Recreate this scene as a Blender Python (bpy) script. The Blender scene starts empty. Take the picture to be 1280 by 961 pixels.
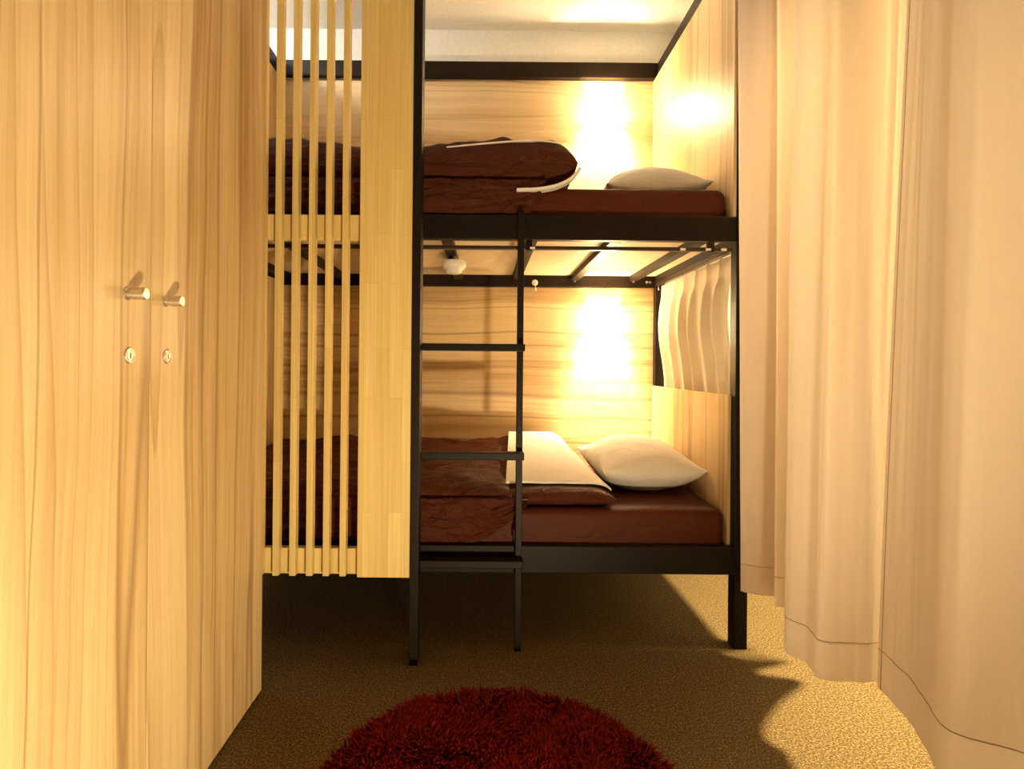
import bpy, bmesh, math, random
from mathutils import Vector, Matrix, noise
random.seed(7)
S = bpy.context.scene
C = S.collection
PI = math.pi

# ------------------------------------------------------------------ materials
def srgb(r, g, b):
    f = lambda c: ((c/255)/12.92) if c/255 <= .04045 else (((c/255)+.055)/1.055)**2.4
    return (f(r), f(g), f(b), 1)

class NT:
    def __init__(s, name):
        s.m = bpy.data.materials.new(name); s.m.use_nodes = True
        s.t = s.m.node_tree; s.n = s.t.nodes; s.l = s.t.links
        s.b = s.n['Principled BSDF']; s.out = s.n['Material Output']
    def add(s, typ, ins=None, **kw):
        n = s.n.new(typ)
        for k, v in kw.items(): setattr(n, k, v)
        for k, v in (ins or {}).items(): s.put(n, k, v)
        return n
    def put(s, n, k, v):
        sock = n.inputs[k]
        if isinstance(v, bpy.types.NodeSocket): s.l.new(v, sock)
        elif isinstance(v, bpy.types.Node): s.l.new(v.outputs[0], sock)
        else: sock.default_value = (*v, 1) if sock.type == "RGBA" and len(v) == 3 else v
    def coords(s, scale=(1, 1, 1), loc=(0, 0, 0), rot=(0, 0, 0)):
        tc = s.add('ShaderNodeTexCoord')
        mp = s.add('ShaderNodeMapping', {'Vector': tc.outputs['Object'], 'Scale': scale, 'Location': loc, 'Rotation': rot})
        return mp.outputs[0]
    def noise(s, vec, scale=1, detail=3, rough=.5, dist=0):
        return s.add('ShaderNodeTexNoise', {'Vector': vec, 'Scale': scale, 'Detail': detail, 'Roughness': rough, 'Distortion': dist}).outputs['Fac']
    def ramp(s, fac, stops, interp='LINEAR'):
        r = s.add('ShaderNodeValToRGB', {'Fac': fac}); cr = r.color_ramp; cr.interpolation = interp
        while len(cr.elements) < len(stops): cr.elements.new(.5)
        for e, (p, c) in zip(cr.elements, stops):
            e.position = p; e.color = c if len(c) == 4 else (*c, 1)
        return r.outputs[0]
    def mix(s, fac, a, b, mode='MIX'):
        n = s.add('ShaderNodeMix', data_type='RGBA', blend_type=mode)
        s.put(n, 0, fac); s.put(n, 6, a); s.put(n, 7, b)
        return n.outputs[2]
    def math(s, op, a, b=0.0, c=None):
        n = s.add('ShaderNodeMath', operation=op); s.put(n, 0, a); s.put(n, 1, b)
        if c is not None: s.put(n, 2, c)
        return n.outputs[0]
    def bump(s, h, strength=.2, dist=.01):
        n = s.add('ShaderNodeBump', {'Height': h, 'Strength': strength, 'Distance': dist})
        s.put(s.b, 'Normal', n.outputs[0]); return n

def grey(v): return (v, v, v, 1)

def wood(name, grain, base, light, dark, seed=0, rough=.42, planks=.19):
    """grain: axis the fibres run along; across: other two axes summed"""
    w = NT(name)
    tc = w.add('ShaderNodeTexCoord')
    sep = w.add('ShaderNodeSeparateXYZ', {'Vector': tc.outputs['Object']})
    o = {'X': sep.outputs[0], 'Y': sep.outputs[1], 'Z': sep.outputs[2]}
    al = o[grain]; ac = [o[k] for k in 'XYZ' if k != grain]
    across = w.math('ADD', ac[0], ac[1])
    across = w.math('ADD', across, seed*3.17)
    along = w.math('ADD', al, seed*1.7)
    def vec(a, b, z=0.0):
        return w.add('ShaderNodeCombineXYZ', {'X': w.math('MULTIPLY', across, a), 'Y': w.math('MULTIPLY', along, b), 'Z': z}).outputs[0]
    wob = w.noise(vec(2.0, .9), 1, 2)                       # slow wander of the fibres
    acd = w.math('ADD', across, w.math('MULTIPLY', w.math('SUBTRACT', wob, .5), .075))
    # veneer leaves of different tone
    wn = w.add('ShaderNodeTexWhiteNoise', {'W': w.math('FLOOR', w.math('DIVIDE', acd, planks*.5))}, noise_dimensions='1D').outputs['Value']
    def vec2(a, b, off):
        return w.add('ShaderNodeCombineXYZ', {'X': w.math('MULTIPLY', acd, a), 'Y': w.math('MULTIPLY', along, b), 'Z': w.math('ADD', w.math('MULTIPLY', wn, 0.0), off)}).outputs[0]
    broad = w.noise(vec2(9, .40, 1.0), 1, 4, .55)
    fine = w.noise(vec2(80, 1.3, 4.0), 1, 3, .6)
    pores = w.noise(vec2(300, 6, 9.0), 1, 2, .6)
    v = w.math('MULTIPLY', broad, .57)
    v = w.math('ADD', v, w.math('MULTIPLY', fine, .33))
    v = w.math('ADD', v, w.math('MULTIPLY', wn, .20))
    col = w.ramp(v, [(.36, dark), (.49, base), (.64, light), (.86, light)])
    # nested growth rings that open into arches
    ln = w.noise(vec2(4.6, .19, 14.0), 1, 1.0, .5)
    rg = w.math('FRACT', w.math('MULTIPLY', ln, 15.0))
    arch = w.ramp(rg, [(.0, grey(1)), (.10, grey(.45)), (.45, grey(0)), (.97, grey(0)), (1.0, grey(1))])
    mask = w.ramp(w.noise(vec2(2.2, .6, 20.), 1, 2), [(.40, grey(.04)), (.64, grey(.62))])
    col = w.mix(w.math('MULTIPLY', arch, mask), col, dark)
    # long thin joint lines between veneer leaves
    jl = w.noise(vec2(6.0, .10, 31.0), 1, 0.5, .5)
    jn = w.ramp(w.math('ABSOLUTE', w.math('SUBTRACT', jl, .5)), [(.0, grey(.75)), (.006, grey(.45)), (.016, grey(0))])
    col = w.mix(jn, col, tuple(c*.72 for c in dark))
    col = w.mix(w.ramp(pores, [(.30, grey(.20)), (.48, grey(0))]), col, dark)
    w.put(w.b, 'Base Color', col); w.put(w.b, 'Roughness', rough)
    w.bump(w.math('ADD', fine, w.math('MULTIPLY', pores, .5)), .06, .002)
    return w.m

WB, WL, WD = (.62, .435, .210), (.74, .555, .295), (.42, .240, .095)
M = {}
M['locker_wood'] = wood('elm_veneer_vertical', 'Z', WB, WL, WD, seed=1)
M['locker_wood_b'] = wood('elm_veneer_vertical_second', 'Z', WB, WL, WD, seed=2.6)
M['panel_h'] = wood('elm_veneer_horizontal', 'X', WB, WL, WD, seed=4.2)
M['panel_h_b'] = wood('elm_veneer_horizontal_second', 'X', WB, WL, WD, seed=7.9)
M['panel_v'] = wood('elm_veneer_head', 'Z', WB, WL, (.47, .30, .14), seed=5.5)

def laminated(name, seed):
    w = NT(name)
    tc = w.add('ShaderNodeTexCoord')
    mp = w.add('ShaderNodeMapping', {'Vector': tc.outputs['Object'], 'Rotation': (0, PI/2, 0), 'Location': (seed, seed*.37, 0)})
    sep = w.add('ShaderNodeSeparateXYZ', {'Vector': tc.outputs['Object']})
    xx = w.math('ADD', sep.outputs[0], w.math('MULTIPLY', sep.outputs[1], .7))
    v2 = w.add('ShaderNodeCombineXYZ', {'X': sep.outputs[2], 'Y': xx, 'Z': 0.0}).outputs[0]
    br = w.add('ShaderNodeTexBrick', {'Vector': v2, 'Scale': 1.0, 'Mortar Size': .0004, 'Brick Width': .38, 'Row Height': .043,
               'Color1': (.70, .51, .185, 1), 'Color2': (.80, .61, .24, 1), 'Mortar': (.56, .38, .12, 1), 'Bias': .1}, offset=.43).outputs['Color']
    st = w.add('ShaderNodeCombineXYZ', {'X': w.math('MULTIPLY', xx, 130), 'Y': w.math('MULTIPLY', sep.outputs[2], 2.2), 'Z': seed}).outputs[0]
    n = w.noise(st, 1, 3, .55)
    col = w.mix(w.ramp(n, [(.35, grey(.38)), (.65, grey(0))]), br, (.56, .35, .12, 1))
    w.put(w.b, 'Base Color', col); w.put(w.b, 'Roughness', .42)
    w.bump(n, .05, .002)
    return w.m
M['pine'] = laminated('finger_jointed_rubberwood', .3)

def simple(name, col, rough=.5, metal=0, bumpy=0, bscale=60, spec=.5):
    w = NT(name)
    n = w.noise(w.coords(), bscale, 3)
    c = w.mix(w.ramp(n, [(.3, grey(0)), (.7, grey(1))]), tuple(x*.95 for x in col[:3])+(1,), tuple(min(1, x*1.04) for x in col[:3])+(1,))
    w.put(w.b, 'Base Color', c); w.put(w.b, 'Roughness', rough); w.put(w.b, 'Metallic', metal)
    w.put(w.b, 'Specular IOR Level', spec)
    if bumpy: w.bump(n, bumpy, .003)
    return w.m
M['steel'] = simple('black_powder_coated_steel', (.0105, .0058, .0030, 1), .48, 0, .05, 900, .15)
M['track'] = simple('dark_bronze_track', (.05, .03, .02, 1), .3, .6)
M['chrome'] = simple('satin_nickel', (.74, .68, .60, 1), .36, 1)
M['keyway'] = simple('dark_keyway', (.02, .017, .014, 1), .5)
M['board'] = simple('pale_bed_board', (.66, .53, .33, 1), .6, 0, .03, 25)
M['white_plastic'] = simple('white_plastic', (.80, .76, .68, 1), .35)
M['wall'] = simple('painted_wall', (.72, .69, .62, 1), .8)
M['ceiling'] = simple('painted_ceiling', (.80, .78, .72, 1), .85)

def cloth(name, col, col2, weave=900, sheen=.2, rough=.75, bump=.12, spec=.3, wr=0):
    w = NT(name)
    c = w.coords()
    n = w.noise(c, 14, 4)
    wv = w.noise(w.coords((weave, weave, weave*.4)), 1, 1)
    w.put(w.b, 'Base Color', w.mix(n, col, col2)); w.put(w.b, 'Roughness', rough)
    w.put(w.b, 'Sheen Weight', sheen); w.put(w.b, 'Specular IOR Level', spec)
    h = wv
    if wr:
        wn = w.noise(w.coords((9, 16, 20)), 1, 4, .55, 1.2)
        h = w.math('ADD', w.math('MULTIPLY', wv, .04), wn)
        w.bump(h, wr, .03)
    else: w.bump(h, bump, .001)
    return w.m
M['brown'] = cloth('chocolate_bedding', (.082, .0165, .0045, 1), (.062, .0115, .0032, 1), rough=.55, sheen=0, wr=1.0, spec=.16)
M['sheet'] = cloth('chocolate_sheet', (.082, .0165, .0045, 1), (.066, .0125, .0035, 1), rough=.55, sheen=0, wr=.25, spec=.16)
M['white_linen'] = cloth('white_linen', (.82, .78, .73, 1), (.77, .73, .67, 1), rough=.8, sheen=.1, wr=.22)

def sheer(name, col, trans, through=(.84, .65, .47, 1)):
    w = NT(name)
    n = w.noise(w.coords((380, 380, 26)), 1, 2)
    n2 = w.noise(w.coords((30, 30, 420)), 1, 2)
    t = w.math('ADD', w.math('MULTIPLY', n, .6), w.math('MULTIPLY', n2, .5))
    col_n = w.mix(w.ramp(t, [(.35, grey(0)), (.7, grey(1))]), tuple(x*.975 for x in col[:3])+(1,), col)
    w.put(w.b, 'Base Color', col_n); w.put(w.b, 'Roughness', .8); w.put(w.b, 'Specular IOR Level', .15)
    w.put(w.b, 'Sheen Weight', .15)
    w.bump(t, .03, .001)
    tr = w.add('ShaderNodeBsdfTranslucent', {'Color': through})
    mx = w.add('ShaderNodeMixShader', {0: trans, 1: w.b.outputs[0], 2: tr.outputs[0]})
    w.l.new(mx.outputs[0], w.out.inputs[0])
    return w.m
M['curtain'] = sheer('cream_curtain_cloth', (.80, .69, .58, 1), .125)
M['hem'] = sheer('cream_curtain_hem', (.77, .66, .55, 1), .15)
M['satin'] = sheer('pale_satin_cloth', (.60, .50, .36, 1), .12)
M['stitch'] = simple('hem_stitching', (.50, .36, .22, 1), .8)

def carpet():
    w = NT('olive_brown_loop_carpet')
    v = w.coords()
    f = w.noise(v, 190, 2, .7); f2 = w.noise(v, 75, 2, .6); b = w.noise(v, 2.2, 3)
    col = w.ramp(f, [(.36, (.045, .028, .011, 1)), (.5, (.125, .079, .030, 1)), (.64, (.31, .208, .088, 1))])
    col = w.mix(w.ramp(f2, [(.35, grey(.45)), (.6, grey(0))]), col, (.080, .050, .020, 1))
    col = w.mix(w.ramp(b, [(.3, grey(.0)), (.7, grey(.22))]), col, (.12, .08, .032, 1))
    sep = w.add('ShaderNodeSeparateXYZ', {'Vector': v})
    def seam(s, off):
        m = w.math('FRACT', w.math('DIVIDE', w.math('ADD', s, off), .5))
        return w.math('LESS_THAN', w.math('ABSOLUTE', w.math('SUBTRACT', m, .5)), .004)
    sm = w.math('MAXIMUM', seam(sep.outputs[0], .13), seam(sep.outputs[1], .24))
    col = w.mix(w.math('MULTIPLY', sm, .14), col, (.05, .035, .013, 1))
    w.put(w.b, 'Base Color', col); w.put(w.b, 'Roughness', .95); w.put(w.b, 'Specular IOR Level', .1)
    w.bump(w.math('ADD', f, f2), .5, .004)
    return w.m
M['carpet'] = carpet()

def rugmat():
    w = NT('crimson_shag')
    v = w.coords()
    n = w.noise(v, 60, 2); n2 = w.noise(v, 7, 2)
    col = w.ramp(n, [(.3, (.11, .005, .003, 1)), (.5, (.20, .010, .005, 1)), (.7, (.29, .018, .008, 1))])
    col = w.mix(w.ramp(n2, [(.4, grey(.35)), (.6, grey(0))]), col, (.14, .010, .010, 1))
    w.put(w.b, 'Base Color', col); w.put(w.b, 'Roughness', .8); w.put(w.b, 'Specular IOR Level', .08)
    return w.m
M['rug'] = rugmat()

def emit(name, col, strength):
    w = NT(name)
    lw = w.noise(w.coords(), 20, 1)
    w.put(w.b, 'Base Color', (.9, .85, .75, 1)); w.put(w.b, 'Emission Color', w.mix(lw, col, tuple(min(1, c*1.03) for c in col[:3])+(1,)))
    w.put(w.b, 'Emission Strength', strength)
    return w.m
M['shade'] = emit('frosted_glass_glow', (1, .76, .44, 1), 85)
M['bulb'] = emit('glowing_bulb', (1, .8, .5, 1), 25)

# ------------------------------------------------------------------ helpers
def bx(bm, x0, x1, y0, y1, z0, z1, bev=0.0):
    g = bmesh.ops.create_cube(bm, size=1)
    vs = g['verts']
    for v in vs:
        v.co = Vector(((x0+x1)/2+v.co.x*(x1-x0), (y0+y1)/2+v.co.y*(y1-y0), (z0+z1)/2+v.co.z*(z1-z0)))
    if bev:
        es = list({e for v in vs for e in v.link_edges})
        bmesh.ops.bevel(bm, geom=es, offset=bev, segments=2, affect='EDGES', profile=.6)
    return bm

def lathe(bm, prof, n=28, axis='Z', at=(0, 0, 0), a0=0, a1=2*PI):
    """prof: list of (radius, along)"""
    full = abs(a1-a0-2*PI) < 1e-6
    rows = []
    for r, h in prof:
        row = []
        for i in range(n if full else n+1):
            a = a0+(a1-a0)*i/n
            p = (r*math.cos(a), r*math.sin(a), h)
            if axis == 'X': p = (h, r*math.cos(a), r*math.sin(a))
            if axis == 'Y': p = (r*math.cos(a), h, r*math.sin(a))
            row.append(bm.verts.new(Vector(p)+Vector(at)))
        rows.append(row)
    m = n if full else n
    for a, b in zip(rows, rows[1:]):
        for i in range(m):
            j = (i+1) % len(a)
            bm.faces.new((a[i], a[j], b[j], b[i]))
    if full:
        for row in (rows[0], rows[-1]):
            try: bm.faces.new(row)
            except Exception: pass
    return bm

def tube(bm, pts, r, n=8):
    pts = [Vector(p) for p in pts]; rows = []
    for i, p in enumerate(pts):
        d = (pts[min(i+1, len(pts)-1)]-pts[max(i-1, 0)]).normalized()
        u = d.orthogonal().normalized(); v = d.cross(u)
        if i:                                              # keep the frame from flipping
            pu = rows_u; u = (pu-d*pu.dot(d)).normalized(); v = d.cross(u)
        rows_u = u
        rr = r if not isinstance(r, (list, tuple)) else r[i]
        rows.append([bm.verts.new(p+u*rr*math.cos(2*PI*k/n)+v*rr*math.sin(2*PI*k/n)) for k in range(n)])
    for a, b in zip(rows, rows[1:]):
        for k in range(n): bm.faces.new((a[k], a[(k+1) % n], b[(k+1) % n], b[k]))
    bm.faces.new(rows[0][::-1]); bm.faces.new(rows[-1])
    return bm

def obj(name, bm, mat, parent=None, smooth=False, ang=None):
    bmesh.ops.recalc_face_normals(bm, faces=bm.faces)
    if parent is not None:
        off = parent.location.copy() if parent.parent is None else parent.parent.location.copy()
        if parent.parent is not None and parent.parent.parent is not None: off = parent.parent.parent.location.copy()
        bmesh.ops.translate(bm, verts=bm.verts, vec=-off)
    me = bpy.data.meshes.new(name); bm.to_mesh(me); bm.free()
    if smooth:
        for p in me.polygons: p.use_smooth = True
    me.materials.append(mat)
    o = bpy.data.objects.new(name, me); C.objects.link(o)
    if parent is not None: o.parent = parent
    if smooth and ang:
        md = o.modifiers.new('edges', 'EDGE_SPLIT'); md.split_angle = math.radians(ang)
    return o

def box(name, x0, x1, y0, y1, z0, z1, mat, parent=None, bev=.002):
    return obj(name, bx(bmesh.new(), x0, x1, y0, y1, z0, z1, bev), mat, parent)

def thing(name, label, cat, loc, group=None):
    o = bpy.data.objects.new(name, None); C.objects.link(o); o.location = loc
    o['label'] = label; o['category'] = cat
    if group: o['group'] = group
    return o
def tag(o, label, cat, group=None):
    o['label'] = label; o['category'] = cat
    if group: o['group'] = group
    return o
def struct(name, bm, mat):
    o = obj(name, bm, mat); o['kind'] = 'structure'; o['label'] = STR[name]; o['category'] = STRC[name]; return o

STR = {'floor': 'olive brown carpeted floor of the dormitory', 'ceiling': 'pale painted ceiling above the bunks',
       'wall_back': 'pale painted wall behind the bunk bed', 'wall_left': 'pale painted wall behind the lockers',
       'wall_right': 'pale painted wall beyond the long curtains', 'wall_rear': 'pale painted wall facing the bunk bed'}
STRC = {'floor': 'floor', 'ceiling': 'ceiling', 'wall_back': 'wall', 'wall_left': 'wall', 'wall_right': 'wall', 'wall_rear': 'wall'}

def nz(x, y, z, s=1.0): return noise.noise(Vector((x*s, y*s, z*s)))

# ------------------------------------------------------------------ the room
RX0, RX1, RY0, RY1, CZ = -2.3, 2.3, -1.7, 3.02, 2.80
struct('floor', bx(bmesh.new(), RX0, RX1, RY0, RY1, -.1, 0), M['carpet'])
struct('ceiling', bx(bmesh.new(), RX0, RX1, RY0, RY1, CZ, CZ+.1), M['ceiling'])
struct('wall_back', bx(bmesh.new(), RX0-.1, RX1+.1, RY1, RY1+.1, -.1, CZ+.1), M['wall'])
struct('wall_rear', bx(bmesh.new(), RX0-.1, RX1+.1, RY0-.1, RY0, -.1, CZ+.1), M['wall'])
struct('wall_left', bx(bmesh.new(), RX0-.1, RX0, RY0, RY1, -.1, CZ+.1), M['wall'])
struct('wall_right', bx(bmesh.new(), RX1, RX1+.1, RY0, RY1, -.1, CZ+.1), M['wall'])

# ------------------------------------------------------------------ locker
LX = -.667
lk = thing('locker', 'tall two-door wooden locker with round knobs, left of the bunk bed', 'locker', (LX-.3, 1.12, 0))
Y0, Y1, YM, LT = .538, 1.700, 1.119, 2.14
box('carcass', LX-.60, LX-.024, Y0+.001, Y1-.001, 0.0, LT, M['locker_wood'], lk)
for k, (a, b, m) in enumerate(((Y0, YM-.0012, M['locker_wood_b']), (YM+.0012, Y1, M['locker_wood']))):
    d = box('door', LX-.021, LX, a, b, .006, LT, m, lk, .0012)
    ky = 1.045 if k == 0 else 1.170
    kb = lathe(bmesh.new(), [(.0001, -.001), (.0125, -.001), (.0125, .002), (.0085, .004), (.0085, .010), (.0112, .0125), (.0116, .030), (.0112, .0345), (.0095, .0362), (.0001, .0366)], 32, 'X', (LX, ky, 1.126))
    kn = obj('knob', kb, M['chrome'], d, True, 35); kn['label'] = 'satin metal knob'
    lb = lathe(bmesh.new(), [(.0001, -.001), (.0150, -.001), (.0150, .0025), (.0135, .0038), (.0115, .0038), (.0110, .0022), (.0090, .0022), (.0088, .0036), (.0001, .0036)], 32, 'X', (LX, ky+.006, 1.010))
    lo = obj('lock', lb, M['chrome'], d, True, 35); lo['label'] = 'round metal cam lock'
    kw = bx(bmesh.new(), LX+.0033, LX+.0042, ky+.006-.0011, ky+.006+.0011, 1.010-.0055, 1.010+.0055)
    o_ = obj('keyhole', kw, M['keyway'], d)

# ------------------------------------------------------------------ slatted screen
sc = thing('slatted_screen', 'wooden slatted screen with a wide plank between locker and ladder post', 'screen', (-.5, 1.88, .288))
box('plank', -.416, -.2415, 1.860, 1.888, .288, CZ-.001, M['pine'], sc, .0015)
for k in range(-2, 5):
    x = -.6975+.0557*k
    box('slat', x, x+.0205, 1.860, 1.8895, .291, CZ-.001, M['pine'], sc, .001)
for a, b in ((1.413, 1.4995), (.288, .374)):
    box('cross_rail', -.835, -.2425, 1.890, 1.918, a, b, M['pine'], sc, .0015)

# ------------------------------------------------------------------ bunk bed
XL, XR, YF, YB = -1.08, .878, 1.977, 2.946       # inner faces of end panels, front plane, face of back panels
bd = thing('bunk_bed', 'black steel bunk bed with elm panels and a ladder', 'bunk bed', ((XL+XR)/2, (YF+YB)/2, 0))
st = M['steel']
TZ = 2.574
def pb(name, *a, mat=None, bev=.003): return box(name, *a, mat or st, bd, bev)
pb('post', .8895, .9375, YF, YF+.05, 0, TZ); pb('post', XL-.05, XL, YF, YF+.05, 0, TZ)
pb('post', .8895, .9375, YB-.035, YB+.02, 0, TZ); pb('post', XL-.05, XL, YB-.035, YB+.02, 0, TZ)
pb('front_rail', XL, .889, YF, YF+.032, .263, .359); pb('front_rail', XL, .889, YF, YF+.032, 1.441, 1.528)
pb('back_rail', XL, .889, YB-.022, YB-.0005, .263, .345); pb('back_rail', XL, .889, YB-.022, YB-.0005, 1.406, 1.51)
pb('top_rail', XL, .889, YB-.035, YB-.0005, 2.494, TZ); pb('top_rail', XL, .889, YF, YF+.04, 2.494, TZ)
for x0, x1 in ((.890, .9365), (XL-.049, XL-.0005)):
    pb('side_rail', x0, x1, YF+.05, YB-.035, 2.494, TZ)
    pb('side_rail', x0, x1, YF+.05, YB-.035, 1.432, 1.525)
    pb('side_rail', x0, x1, YF+.05, YB-.035, .263, .345)
# platforms: pale boards carried on dark cross bars
for z in (1.466, .312):
    pb('platform_board', XL+.0005, .8893, YF+.0325, YB-.0225, z, z+.014, mat=M['board'], bev=.001)
    for x in (-1.03, -.745, -.44, -.137, .167, .47, .775):
        pb('cross_bar', x-.021, x+.021, YF+.033, YB-.0225, z-.026, z-.0005, bev=.002)
# panels
pb('back_panel', XL, XR+.011, YB, YB+.018, .346, 1.4055, mat=M['panel_h'], bev=.001)
pb('back_panel', XL, XR+.011, YB, YB+.018, 1.511, 2.4935, mat=M['panel_h_b'], bev=.001)
pb('head_panel', XR, XR+.011, YF+.034, YB-.0230, .3465, .895, mat=M['panel_v'], bev=.001)
pb('head_panel', XR, XR+.011, YF+.006, YB-.0010, 1.5285, 2.4935, mat=M['panel_v'], bev=.001)
pb('foot_panel', XL-.018, XL, YF+.051, YB-.0355, .346, 1.431, mat=M['panel_v'], bev=.001)
pb('foot_panel', XL-.018, XL, YF+.051, YB-.0355, 1.526, 2.4935, mat=M['panel_v'], bev=.001)
# curtain tracks below the upper bunk: front one (two lengths of brackets) and end one
tr = pb('curtain_track', XL+.001, XR-.001, YF+.006, YF+.022, 1.4065, 1.4205, mat=M['track'])
for x in (-.9, -.3, .155, .80):
    b = bx(bmesh.new(), x-.010, x+.012, YF+.004, YF+.024, 1.404, 1.4408, .001)
    obj('bracket', b, M['steel'], tr)
for x in (.168, .70, .79, .845):
    b = bx(bmesh.new(), x-.009, x+.009, YF+.001, YF+.0065, 1.408, 1.416, .001)
    g = obj('glider', b, M['white_plastic'], tr); g['label'] = 'pale track glider'
tr2 = pb('curtain_track', .8905, .904, YF+.052, YB-.037, 1.412, 1.4315, mat=M['track'])
# end bolts
for x, z in ((.775, 1.455), (.845, 1.452), (.862, 1.452), (.47, 1.455)):
    b = lathe(bmesh.new(), [(.0001, -.005), (.006, -.004), (.0065, 0), (.0065, .004)], 12, 'Y', (x, YB-.0265, z-.018))
    o_ = obj('bolt', b, M['chrome'], bd, True, 30); o_['label'] = 'bright bolt head'
# ladder: tall post, short stile, rungs between
ld = box('ladder', -.2405, -.212, 1.852, 1.925, 0, CZ-.001, st, bd, .002)
ld['label'] = 'full height ladder post with rungs'
box('stile', .1145, .1365, 1.9465, 1.974, .002, 1.533, st, ld, .002)
box('hook', .1145, .1365, 1.9465, 2.009, 1.5285, 1.533, st, ld, .001)
for z in (1.057, .686, .318):
    box('rung', -.2125, .1395, 1.900, 1.947, z-.0125, z+.0125, st, ld, .003)
for z in (1.49, .40):
    box('bracket', .108, .143, 1.970, 1.9769, z-.02, z+.02, st, ld, .001)
# little round cable hook on the beam of the lower bunk
hk = lathe(bmesh.new(), [(.0001, -.012), (.010, -.011), (.0155, -.007), (.0160, -.002), (.0160, 0)], 20, 'Y', (.262, YB-.022, 1.427))
hk = obj('cable_clip', hk, M['white_plastic'], bd, True, 40); hk['label'] = 'small white round clip on the beam'
obj('pull_cord', tube(bmesh.new(), [(.264, YB-.030, 1.412), (.265, YB-.031, 1.398), (.266, YB-.031, 1.384)], [.002, .003, .004]), M['white_plastic'], hk, True)

# ------------------------------------------------------------------ bedding
def slab(x0, x1, y0, y1, zb, H, rx=.05, ry=.05, nx=60, ny=40, wr=0.0, seed=0, drop=None, pw=2.2, warp=None):
    """closed soft slab: rounded borders, wrinkled top. H(x,y) thickness; border bulges halfway up"""
    bm = bmesh.new()
    def prof(d, r):
        t = max(0, min(1, d/r)); return (1-(1-t)**pw)**(1/pw)
    def param(n):                                     # crowd the borders
        return [.5-.5*math.cos(PI*i/n) for i in range(n+1)]
    us, vs = param(nx), param(ny)
    top, bot = [], []
    for u in us:
        rt, rb = [], []
        for v in vs:
            x = x0+(x1-x0)*u; y = y0+(y1-y0)*v
            sx = warp(u, v) if warp else 0
            e = prof(min(x-x0, x1-x), rx)*prof(min(y-y0, y1-y), ry)
            h = H(u, v)
            w_ = wr*(nz(x*4+seed, y*6, seed, 1)+.6*nz(x*9, y*14+seed, 3.1, 1)+.3*nz(x*22+seed, y*30, 7)) if wr else 0
            mid = zb+h*.42 + (drop(u, v) if drop else 0)
            zt = mid+(h*.58+w_)*e; zl = mid-(mid-zb)*e
            ox = .35*w_*(1-e); oy = .8*w_*(1-e)
            rt.append(bm.verts.new((x+ox+sx, y+oy, zt)))
            rb.append(rt[-1] if (u in (us[0], us[-1]) or v in (vs[0], vs[-1])) else bm.verts.new((x+sx, y, zl)))
        top.append(rt); bot.append(rb)
    for i in range(nx):
        for j in range(ny):
            bm.faces.new((top[i][j], top[i+1][j], top[i+1][j+1], top[i][j+1]))
            q = [bot[i][j], bot[i][j+1], bot[i+1][j+1], bot[i+1][j]]
            try: bm.faces.new(q)
            except Exception: pass
    return bm

def rounded_block(x0, x1, y0, y1, z0, z1, r, wr=.004, seed=0):
    bm = bmesh.new(); bx(bm, x0, x1, y0, y1, z0, z1)
    bmesh.ops.bevel(bm, geom=list(bm.edges), offset=r, segments=5, affect='EDGES', profile=.5)
    bmesh.ops.subdivide_edges(bm, edges=[e for e in bm.edges if e.calc_length() > .3], cuts=24, use_grid_fill=True)
    for v in bm.verts:
        v.co += Vector((0, 1, 1))*wr*nz(v.co.x*5+seed, v.co.y*5, v.co.z*8)
    return bm

MX0, MX1, MY0, MY1 = XL+.012, XR-.006, YF+.036, YB-.030
mu = tag(obj('mattress', rounded_block(MX0, MX1, MY0, MY1, 1.483, 1.642, .036, .003, 1), M['sheet'], None, True), 'mattress in dark brown sheet on the upper bunk', 'mattress', 'brown mattresses')
ml = tag(obj('mattress', rounded_block(MX0, MX1, MY0, MY1, .329, .482, .030, .003, 5), M['sheet'], None, True), 'mattress in dark brown sheet on the lower bunk', 'mattress', 'brown mattresses')

# lower duvet
dl = thing('duvet', 'dark brown duvet on the lower bunk, folded back to show white lining', 'duvet', (-.5, 2.45, .487), 'brown duvets')
def Hbody(u, v):
    y = v
    return .060+.078*v+.010*math.sin(u*17+v*4)*v+.018*math.exp(-((v-.10)/.08)**2)
obj('cover', slab(XL+.02, .105, YF+.042, YB-.045, .487, Hbody, .05, .05, 130, 60, .020, 2.0), M['brown'], dl, True)
# folded-back half: brown underneath, white lining on top
def Hf(u, v): return .060+.10*v**1.1-.02*max(0, u-.75)/.25*v
obj('folded_flap', slab(.045, .480, YF+.038, YB-.060, .487, Hf, .10, .055, 60, 44, .010, 6.0, warp=lambda u, v: -.055*v*u), M['brown'], dl, True)
def lining_lower():
    bm = bmesh.new(); nx, ny = 34, 34; rows = []
    for i in range(nx+1):
        u = i/nx; row = []
        for j in range(ny+1):
            v = j/ny
            x = (.085+.045*v)+(.392-.110*v)*u; y = YF+.105+(YB-.085-YF-.105)*v
            uu = (x-.045)/(.435-.055*v); vv = (y-YF-.038)/(YB-.060-YF-.038)
            t = max(0, min(1, (1-uu)/.23)); e = (1-(1-t)**2.2)**(1/2.2) if t > 0 else 0
            h = Hf(uu, vv)
            tt = max(0, min(1, (vv*.871)/.055)); 
            z = .487+h*.42+h*.58*e+.014+.005*nz(x*8, y*8, 2)
            row.append(bm.verts.new((x, y, z)))
        rows.append(row)
    for a, b in zip(rows, rows[1:]):
        for j in range(ny): bm.faces.new((a[j], b[j], b[j+1], a[j+1]))
    g = bmesh.ops.extrude_face_region(bm, geom=list(bm.faces))
    for v in [e for e in g['geom'] if isinstance(e, bmesh.types.BMVert)]: v.co.z -= .008
    return bm
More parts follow.
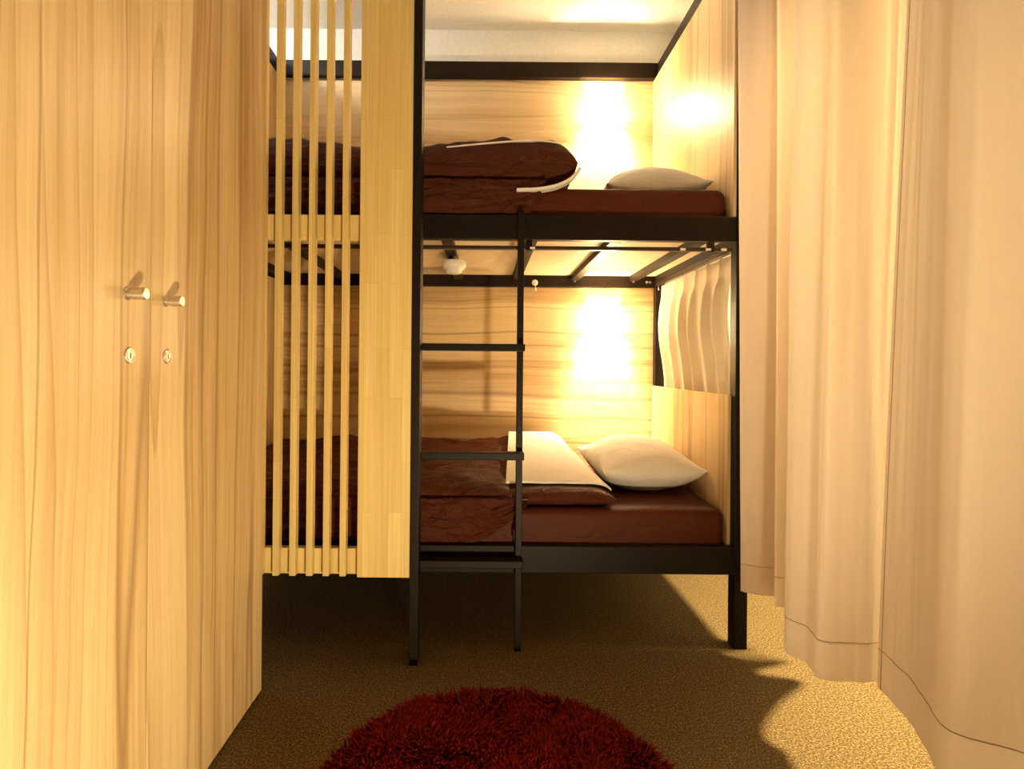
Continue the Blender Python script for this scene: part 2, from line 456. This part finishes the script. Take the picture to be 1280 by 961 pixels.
o_ = obj('lining', lining_lower(), M['white_linen'], dl, True, 50); o_['label'] = 'white folded lining'

# upper duvet: a low drape plus a thick roll lying on it
du = thing('duvet', 'dark brown duvet rolled up on the upper bunk', 'duvet', (-.4, 2.45, 1.648), 'brown duvets')
def Hroll(u, v): return .150+.012*math.sin(u*9)+.016*u
obj('cover', slab(XL+.02, .330, YF+.026, YB-.06, 1.650, Hroll, .10, .10, 150, 60, .030, 9.0), M['brown'], du, True)
def drape(x0, x1, ztop, zbot, seed, wob=1.0, tap=.03):
    bm = bmesh.new(); nx, ny = 140, 20; rows = []
    for i in range(nx+1):
        x = x0+(x1-x0)*i/nx; row = []
        for j in range(ny+1):
            t = j/ny
            zl = zbot+(ztop-zbot)*.93*max(0, (x-x1+tap)/tap)**1.6+.004*nz(x*6, seed, 2)
            z = ztop-(ztop-zl)*t+.004*nz(x*9, t*3, seed)
            y = YF+.018-.012*math.sin(t*PI*.9)*(1+.5*nz(x*6, t*2, 4+seed))-wob*.012*nz(x*5+t*2.2+seed, t*5-x*1.5, 8)-wob*.006*nz(x*16+t*4, t*9-x*3, seed)
            y = min(max(y, YF-.006), YF+.021)
            row.append(bm.verts.new((x, y, max(z, zbot))))
        rows.append(row)
    for a, b in zip(rows, rows[1:]):
        for j in range(ny): bm.faces.new((a[j], b[j], b[j+1], a[j+1]))
    g = bmesh.ops.extrude_face_region(bm, geom=list(bm.faces))
    for v in [e for e in g['geom'] if isinstance(e, bmesh.types.BMVert)]: v.co.y += .0075
    return bm
obj('overhang', drape(XL+.02, .215, 1.660, 1.5345, 1, 1.0, .07), M['brown'], du, True)
obj('overhang', drape(XL+.02, .16, .520, .3645, 5, 1.2, .20), M['brown'], dl, True)
def ribbon(pts, w, th, n=6):
    """flat soft strip along pts; w: vector of its width"""
    bm = bmesh.new(); rows = []
    pts = [Vector(p) for p in pts]
    fine = []
    for a, b in zip(pts, pts[1:]):
        for k in range(n): fine.append(a.lerp(b, k/n))
    fine.append(pts[-1])
    sm = fine[:]
    for _ in range(6):
        sm = [sm[0]]+[(sm[i-1]+sm[i]*2+sm[i+1])/4 for i in range(1, len(sm)-1)]+[sm[-1]]
    for i, p in enumerate(sm):
        d = (sm[min(i+1, len(sm)-1)]-sm[max(i-1, 0)]).normalized(); nn = d.cross(Vector(w)).normalized()*th/2
        hw = Vector(w)/2
        rows.append([bm.verts.new(p+a) for a in (hw+nn, -hw+nn, -hw-nn, hw-nn)])
    for a, b in zip(rows, rows[1:]):
        for k in range(4): bm.faces.new((a[k], a[(k+1) % 4], b[(k+1) % 4], b[k]))
    bm.faces.new(rows[0]); bm.faces.new(rows[-1])
    return bm
o_ = obj('lining', ribbon([(-.142, 2.075, 1.783), (-.02, 2.075, 1.797), (.10, 2.075, 1.808), (.20, 2.08, 1.815), (.27, 2.085, 1.805)], (0, .10, 0), .005), M['white_linen'], du, True, 40)
o_['label'] = 'white lining edge'
o_ = obj('lining', ribbon([(.11, 1.986, 1.614), (.18, 1.986, 1.616), (.25, 1.986, 1.628), (.305, 1.99, 1.656), (.336, 2.005, 1.70)], (0, .04, 0), .010), M['white_linen'], du, True, 40)
o_['label'] = 'white lining edge'

# pillows
def pillow_bm(cx, cy, zb, lx, ly, T, tilt=.0, mf=.43):
    bm = bmesh.new(); n = 40; top = []; bot = []
    for i in range(n+1):
        rt, rb = [], []
        for j in range(n+1):
            u = -math.cos(PI*i/n); v = -math.cos(PI*j/n)
            pinch = 1-.085*(1-abs(v)**2.4)*(abs(u)**3) ; pinch2 = 1-.075*(1-abs(u)**2.4)*(abs(v)**3)
            x = cx+u*lx/2*pinch; y = cy+v*ly/2*pinch2
            e = max(0, (1-u*u))**.52*max(0, (1-v*v))**.52
            wr = .006*nz(u*2.5, v*3.5, 5)+.004*nz(u*7, v*5, 1)
            corner = (abs(u)*abs(v))**4*.02
            zm = zb+T*mf+corner*(mf/.43)+tilt*u
            rt.append(bm.verts.new((x, y, zm+(T*(1-mf)+wr)*e)))
            edge = i in (0, n) or j in (0, n)
            rb.append(rt[-1] if edge else bm.verts.new((x, y, zm-(zm-zb)*min(1, e*1.25))))
        top.append(rt); bot.append(rb)
    for i in range(n):
        for j in range(n):
            bm.faces.new((top[i][j], top[i+1][j], top[i+1][j+1], top[i][j+1]))
            try: bm.faces.new((bot[i][j], bot[i][j+1], bot[i+1][j+1], bot[i+1][j]))
            except Exception: pass
    return bm
pl = tag(obj('pillow', pillow_bm(.672, 2.48, .484, .41, .60, .205), M['white_linen'], None, True), 'plump white pillow at the head of the lower bunk', 'pillow', 'white pillows')
pu = tag(obj('pillow', pillow_bm(.668, 2.44, 1.646, .41, .60, .185, .006, .24), M['white_linen'], None, True), 'white pillow at the head of the upper bunk', 'pillow', 'white pillows')

# ------------------------------------------------------------------ wall lamps
def sconce(x, z, label):
    t = thing('wall_lamp', label, 'lamp', (x, YB, z), 'glowing bunk wall lamps')
    r, h = .060, .058
    box('back_plate', x-.045, x+.045, YB-.008, YB-.0005, z-.045, z+.045, M['white_plastic'], t, .001)
    bm = bmesh.new()
    n = 24; rows = []
    for hh, rr in ((-h, r), (h, r), (h, r-.004), (-h, r-.004)):
        rows.append([bm.verts.new((x+rr*math.cos(PI+PI*i/n), YB-.010+1.35*rr*math.sin(PI+PI*i/n), z+hh)) for i in range(n+1)])
    for k in range(4):
        a, b = rows[k], rows[(k+1) % 4]
        for i in range(n): bm.faces.new((a[i], a[i+1], b[i+1], b[i]))
    for i in (0, n): bm.faces.new([rw[i] for rw in rows])
    s = obj('lamp_shade', bm, M['shade'], t, True, 40); s['label'] = 'glowing white shade open above and below'
    obj('bulb', lathe(bmesh.new(), [(.0001, -.022), (.008, -.02), (.013, -.012), (.0145, 0), (.012, .012), (.007, .022), (.0001, .024)], 16, 'Z', (x, YB-.050, z+.012)), M['bulb'], t, True)
    for dz, pw, kind in ((.020, 9.0, 'SPOT'), (-.018, .85, 'POINT')):
        li = bpy.data.lights.new('lamp_glow', kind)
        if kind == 'SPOT': li.spot_size = math.radians(160); li.spot_blend = .4
        li.energy = SC*pw; li.color = (1, .75, .42); li.shadow_soft_size = .018
        lo = bpy.data.objects.new('lamp_glow', li); C.objects.link(lo); lo.location = (0, -.060, dz); lo.parent = t
    return t
SC = 40.0
sconce(.617, 2.318, 'glowing wall lamp on the upper bunk back panel')
sconce(.625, 1.225, 'glowing wall lamp on the lower bunk back panel')

# ------------------------------------------------------------------ hanging puck lamp under the upper bunk
hl = thing('hanging_lamp', 'small white dome lamp hanging under the upper bunk', 'lamp', (-.125, 2.28, 1.44))
hx, hy = -.125, 2.28
obj('lamp_body', lathe(bmesh.new(), [(.0001, 1.366), (.026, 1.367), (.031, 1.371), (.033, 1.380), (.043, 1.386), (.048, 1.396), (.049, 1.412), (.046, 1.418), (.020, 1.420), (.0001, 1.420)], 32, 'Z', (hx, hy, 0)), M['white_plastic'], hl, True, 50)
obj('hook', tube(bmesh.new(), [(hx+.008, hy, 1.419), (hx+.009, hy-.002, 1.428), (hx+.004, hy-.003, 1.434), (hx-.001, hy-.003, 1.436)], .003), M['chrome'], hl, True)
obj('magnet', lathe(bmesh.new(), [(.0001, 1.419), (.010, 1.419), (.010, 1.4385), (.0001, 1.4385)], 16, 'Z', (hx-.014, hy, 0)), M['steel'], hl, True, 40)

# ------------------------------------------------------------------ little pleated curtain at the head of the lower bunk
sc_ = thing('bunk_curtain', 'short pleated pale satin curtain above the lower bunk head panel', 'curtain', (.9, 2.48, 1.41))
def bunk_curtain(z0, z1, ny, nzr):
    bm = bmesh.new(); rows = []
    npl = 6.6
    for j in range(nzr+1):
        z = z1+(z0-z1)*j/nzr
        t = (1.405-z)/(1.405-.80); row = []
        for i in range(ny+1):
            s = i/ny
            ph = s*npl*PI+.9+.16*nz(s*4, t*.5, 3)
            r = (1-abs(math.sin(ph)))                       # crisp ridges, soft valleys
            base = .906-.012*math.sin(min(1, t/.62)*PI*.80)*min(1, t*6)+.042*max(0, (t-.30)/.7)**1.3
            head = math.exp(-((t-.10)/.05)**2)
            amp = .012+.027*min(1, t*2.2)*(1-.35*t)
            x = base+.010-amp*r*(1-.35*head)-.004*math.cos(4*ph)*min(1, t*2)*(1-r)
            x += .003*nz(s*9, t*1.5, 6)*min(1, 4*t)
            yy = YB-.052-(YB-.052-YF-.066)*s+.006*math.cos(ph)*min(1, t*2)+.006*nz(s*7, t*3, 2)*t
            yy = min(max(yy, YF+.053), YB-.038)
            if z < .91: x = max(x, .9065)
            row.append(bm.verts.new((x, yy, z)))
        rows.append(row)
    for a, b in zip(rows, rows[1:]):
        for i in range(ny): bm.faces.new((a[i], a[i+1], b[i+1], b[i]))
    return bm
obj('cloth', bunk_curtain(.80, 1.4112, 260, 60), M['satin'], sc_, True)
for k in range(7):
    y = YB-.056-k*.128
    obj('hook', tube(bmesh.new(), [(.899, y, 1.388), (.897, y, 1.400), (.897, y, 1.4118)], .003), M['chrome'], sc_, True)

# ------------------------------------------------------------------ long curtains along the right
def catmull(pts, n):
    P = [Vector(p) for p in pts]; P = [P[0]*2-P[1]]+P+[P[-1]*2-P[-2]]; out = []
    for i in range(1, len(P)-2):
        a, b, c, d = P[i-1], P[i], P[i+1], P[i+2]
        for k in range(n):
            t = k/n
            out.append(.5*((2*b)+(c-a)*t+(2*a-5*b+4*c-d)*t*t+(3*b-a-3*c+d)*t**3))
    out.append(P[-2]); return out
def long_curtain(name, label, bottom, top, seed):
    n = 22
    B = catmull([(*p, 0) for p in bottom], n); T = catmull([(*p, 0) for p in top], n)
    z0, zh, z1 = .222, .318, CZ-.002
    y_mid = sum(p[1] for p in bottom)/len(bottom)
    t_ = thing(name, label, 'curtain', (.95, y_mid, z0), 'long cream curtains')
    def pos(i, z):
        t = (z-z0)/(z1-z0); s = t**1.15
        p = B[i].lerp(T[i], s)
        fd = min(1, i/25, (len(B)-1-i)/25); w_ = fd*(.007*nz(i*.09+seed, z*.9, 0)+.002*nz(i*.25+seed, z*2.0, 4))
        return Vector((p.x+w_, p.y+w_*.4, z))
    def sheet(za, zb, rows, off=0):
        bm = bmesh.new(); R = []
        for j in range(rows+1):
            z = za+(zb-za)*j/rows
            R.append([bm.verts.new(pos(i, z)+Vector((-off, 0, 0))) for i in range(len(B))])
        for a, b in zip(R, R[1:]):
            for i in range(len(B)-1): bm.faces.new((a[i], a[i+1], b[i+1], b[i]))
        return bm
    obj('cloth', sheet(zh, z1, 70), M['curtain'], t_, True)
    obj('hem', sheet(z0, zh, 6), M['hem'], t_, True)
    bm = tube(bmesh.new(), [pos(i, zh)+Vector((-.0005, 0, 0)) for i in range(len(B))], .0011, 5)
    zs = [z0+(z1-z0)*k/60 for k in range(61)]
    k0 = 5 if seed > 5 else 12
    tube(bm, [pos(k0, z)+Vector((-.0005, 0, 0)) for z in zs], .0009, 5)
    obj('hem_stitching', bm, M['stitch'], t_, True)
    return t_
long_curtain('long_curtain', 'long cream curtain hanging beside the bunk post, deeply folded',
    [(1.03, 1.955), (.898, 1.943), (.965, 1.90), (1.08, 1.885), (.953, 1.823), (1.06, 1.775), (.93, 1.66), (.835, 1.548), (.852, 1.468), (.845, 1.398), (.90, 1.388), (.95, 1.384), (.99, 1.394), (1.02, 1.408)],
    [(1.0, 1.955), (.862, 1.943), (.935, 1.90), (1.06, 1.87), (.925, 1.79), (1.05, 1.725), (.945, 1.65), (.875, 1.578), (.915, 1.46), (.860, 1.365), (.93, 1.385), (1.05, 1.42), (.966, 1.278), (1.0, 1.262)], 1.0)
long_curtain('long_curtain', 'long cream curtain nearest the viewer, smoother, overlapping the folded one',
    [(.965, 1.365), (.957, 1.30), (.928, 1.19), (.880, 1.055), (.965, 1.00), (1.02, .90), (.90, .72), (1.0, .56), (.92, .40), (.98, .25)],
    [(.958, 1.222), (.945, 1.17), (.928, 1.12), (.900, .99), (.955, .95), (1.0, .85), (.90, .70), (1.0, .54), (.92, .40), (.98, .25)], 8.0)

# ------------------------------------------------------------------ round shaggy rug
rg = thing('round_rug', 'round dark red shaggy rug on the carpet before the bunk bed', 'rug', (.04, 1.255, 0))
RC, RR = Vector((.04, 1.255)), .432
obj('backing', lathe(bmesh.new(), [(.0001, .0005), (RR-.012, .0005), (RR-.006, .004), (RR-.012, .008), (.0001, .009)], 72, 'Z', (RC.x, RC.y, 0)), M['rug'], rg, True, 40)
bm = bmesh.new()
rnd = random.Random(4)
for k in range(13000):
    a = rnd.random()*2*PI; r = RR*math.sqrt(rnd.random())
    x, y = RC.x+r*math.cos(a), RC.y+r*math.sin(a)
    if y < .75: continue
    fx = nz(x*9, y*9, 1)*1.6; fy = nz(x*9, y*9, 20)*1.6
    L = .022+.012*rnd.random()
    lean = Vector((fx+rnd.uniform(-.5, .5)+.35*math.cos(a)*(r/RR)**4, fy+rnd.uniform(-.5, .5)+.35*math.sin(a)*(r/RR)**4, 0))*.019
    p0 = Vector((x, y, .006)); p1 = p0+lean*.45+Vector((0, 0, L*.62)); p2 = p0+lean*1.15+Vector((0, 0, L*.93))
    w_ = rnd.uniform(.0028, .0046); th = rnd.random()*PI
    rings = []
    for p, s in ((p0, .8), (p1, 1.0)):
        rings.append([bm.verts.new(p+Vector((math.cos(th+q*2*PI/3), math.sin(th+q*2*PI/3), 0))*w_*s) for q in range(3)])
    tip = bm.verts.new(p2)
    for q in range(3):
        bm.faces.new((rings[0][q], rings[0][(q+1) % 3], rings[1][(q+1) % 3], rings[1][q]))
        bm.faces.new((rings[1][q], rings[1][(q+1) % 3], tip))
pile = obj('pile', bm, M['rug'], rg, True); pile['kind'] = 'stuff'

# ------------------------------------------------------------------ light
def lamp(name, typ, loc, energy, col, size=.1, rot=None, **kw):
    li = bpy.data.lights.new(name, typ); li.energy = energy; li.color = col
    if typ == 'AREA':
        li.size = size
        for k, v in kw.items(): setattr(li, k, v)
    else:
        li.shadow_soft_size = size
        for k, v in kw.items(): setattr(li, k, v)
    o = bpy.data.objects.new(name, li); C.objects.link(o); o.location = loc
    if rot: o.rotation_euler = rot
    return o
WARM = (1, .79, .46)
lamp('aisle_ceiling_light', 'AREA', (1.55, 1.75, 2.76), 88, (1, .83, .47), .42, (0, 0, 0), shape='DISK', spread=math.radians(95))
fl = lamp('floor_lamp_light', 'SPOT', (.34, .01, .12), 125, WARM, .03, spot_size=math.radians(125), spot_blend=1.0)
fl.rotation_euler = Vector((-.86, 1.25, .95)).to_track_quat('-Z', 'Y').to_euler()
lamp('room_light', 'POINT', (-1.36, 2.15, 2.70), 36, (1, .95, .86), .05)

w = bpy.data.worlds.new('world'); S.world = w; w.use_nodes = True
w.node_tree.nodes['Background'].inputs[0].default_value = (1, .75, .45, 1)
w.node_tree.nodes['Background'].inputs[1].default_value = .05

cam = bpy.data.cameras.new('camera'); co = bpy.data.objects.new('camera', cam); C.objects.link(co)
co.location = (0, 0, 1.0); co.rotation_euler = (PI/2, math.radians(-.5), 0)
cam.sensor_width = 36; cam.lens = 700/1280*36
cam.shift_x = 35/1280; cam.shift_y = -25.5/1280; cam.clip_start = .02
S.camera = co
S.view_settings.view_transform = 'Standard'; S.view_settings.look = 'None'
S.view_settings.exposure = .36; S.view_settings.gamma = 1; S.view_settings.use_curve_mapping = False
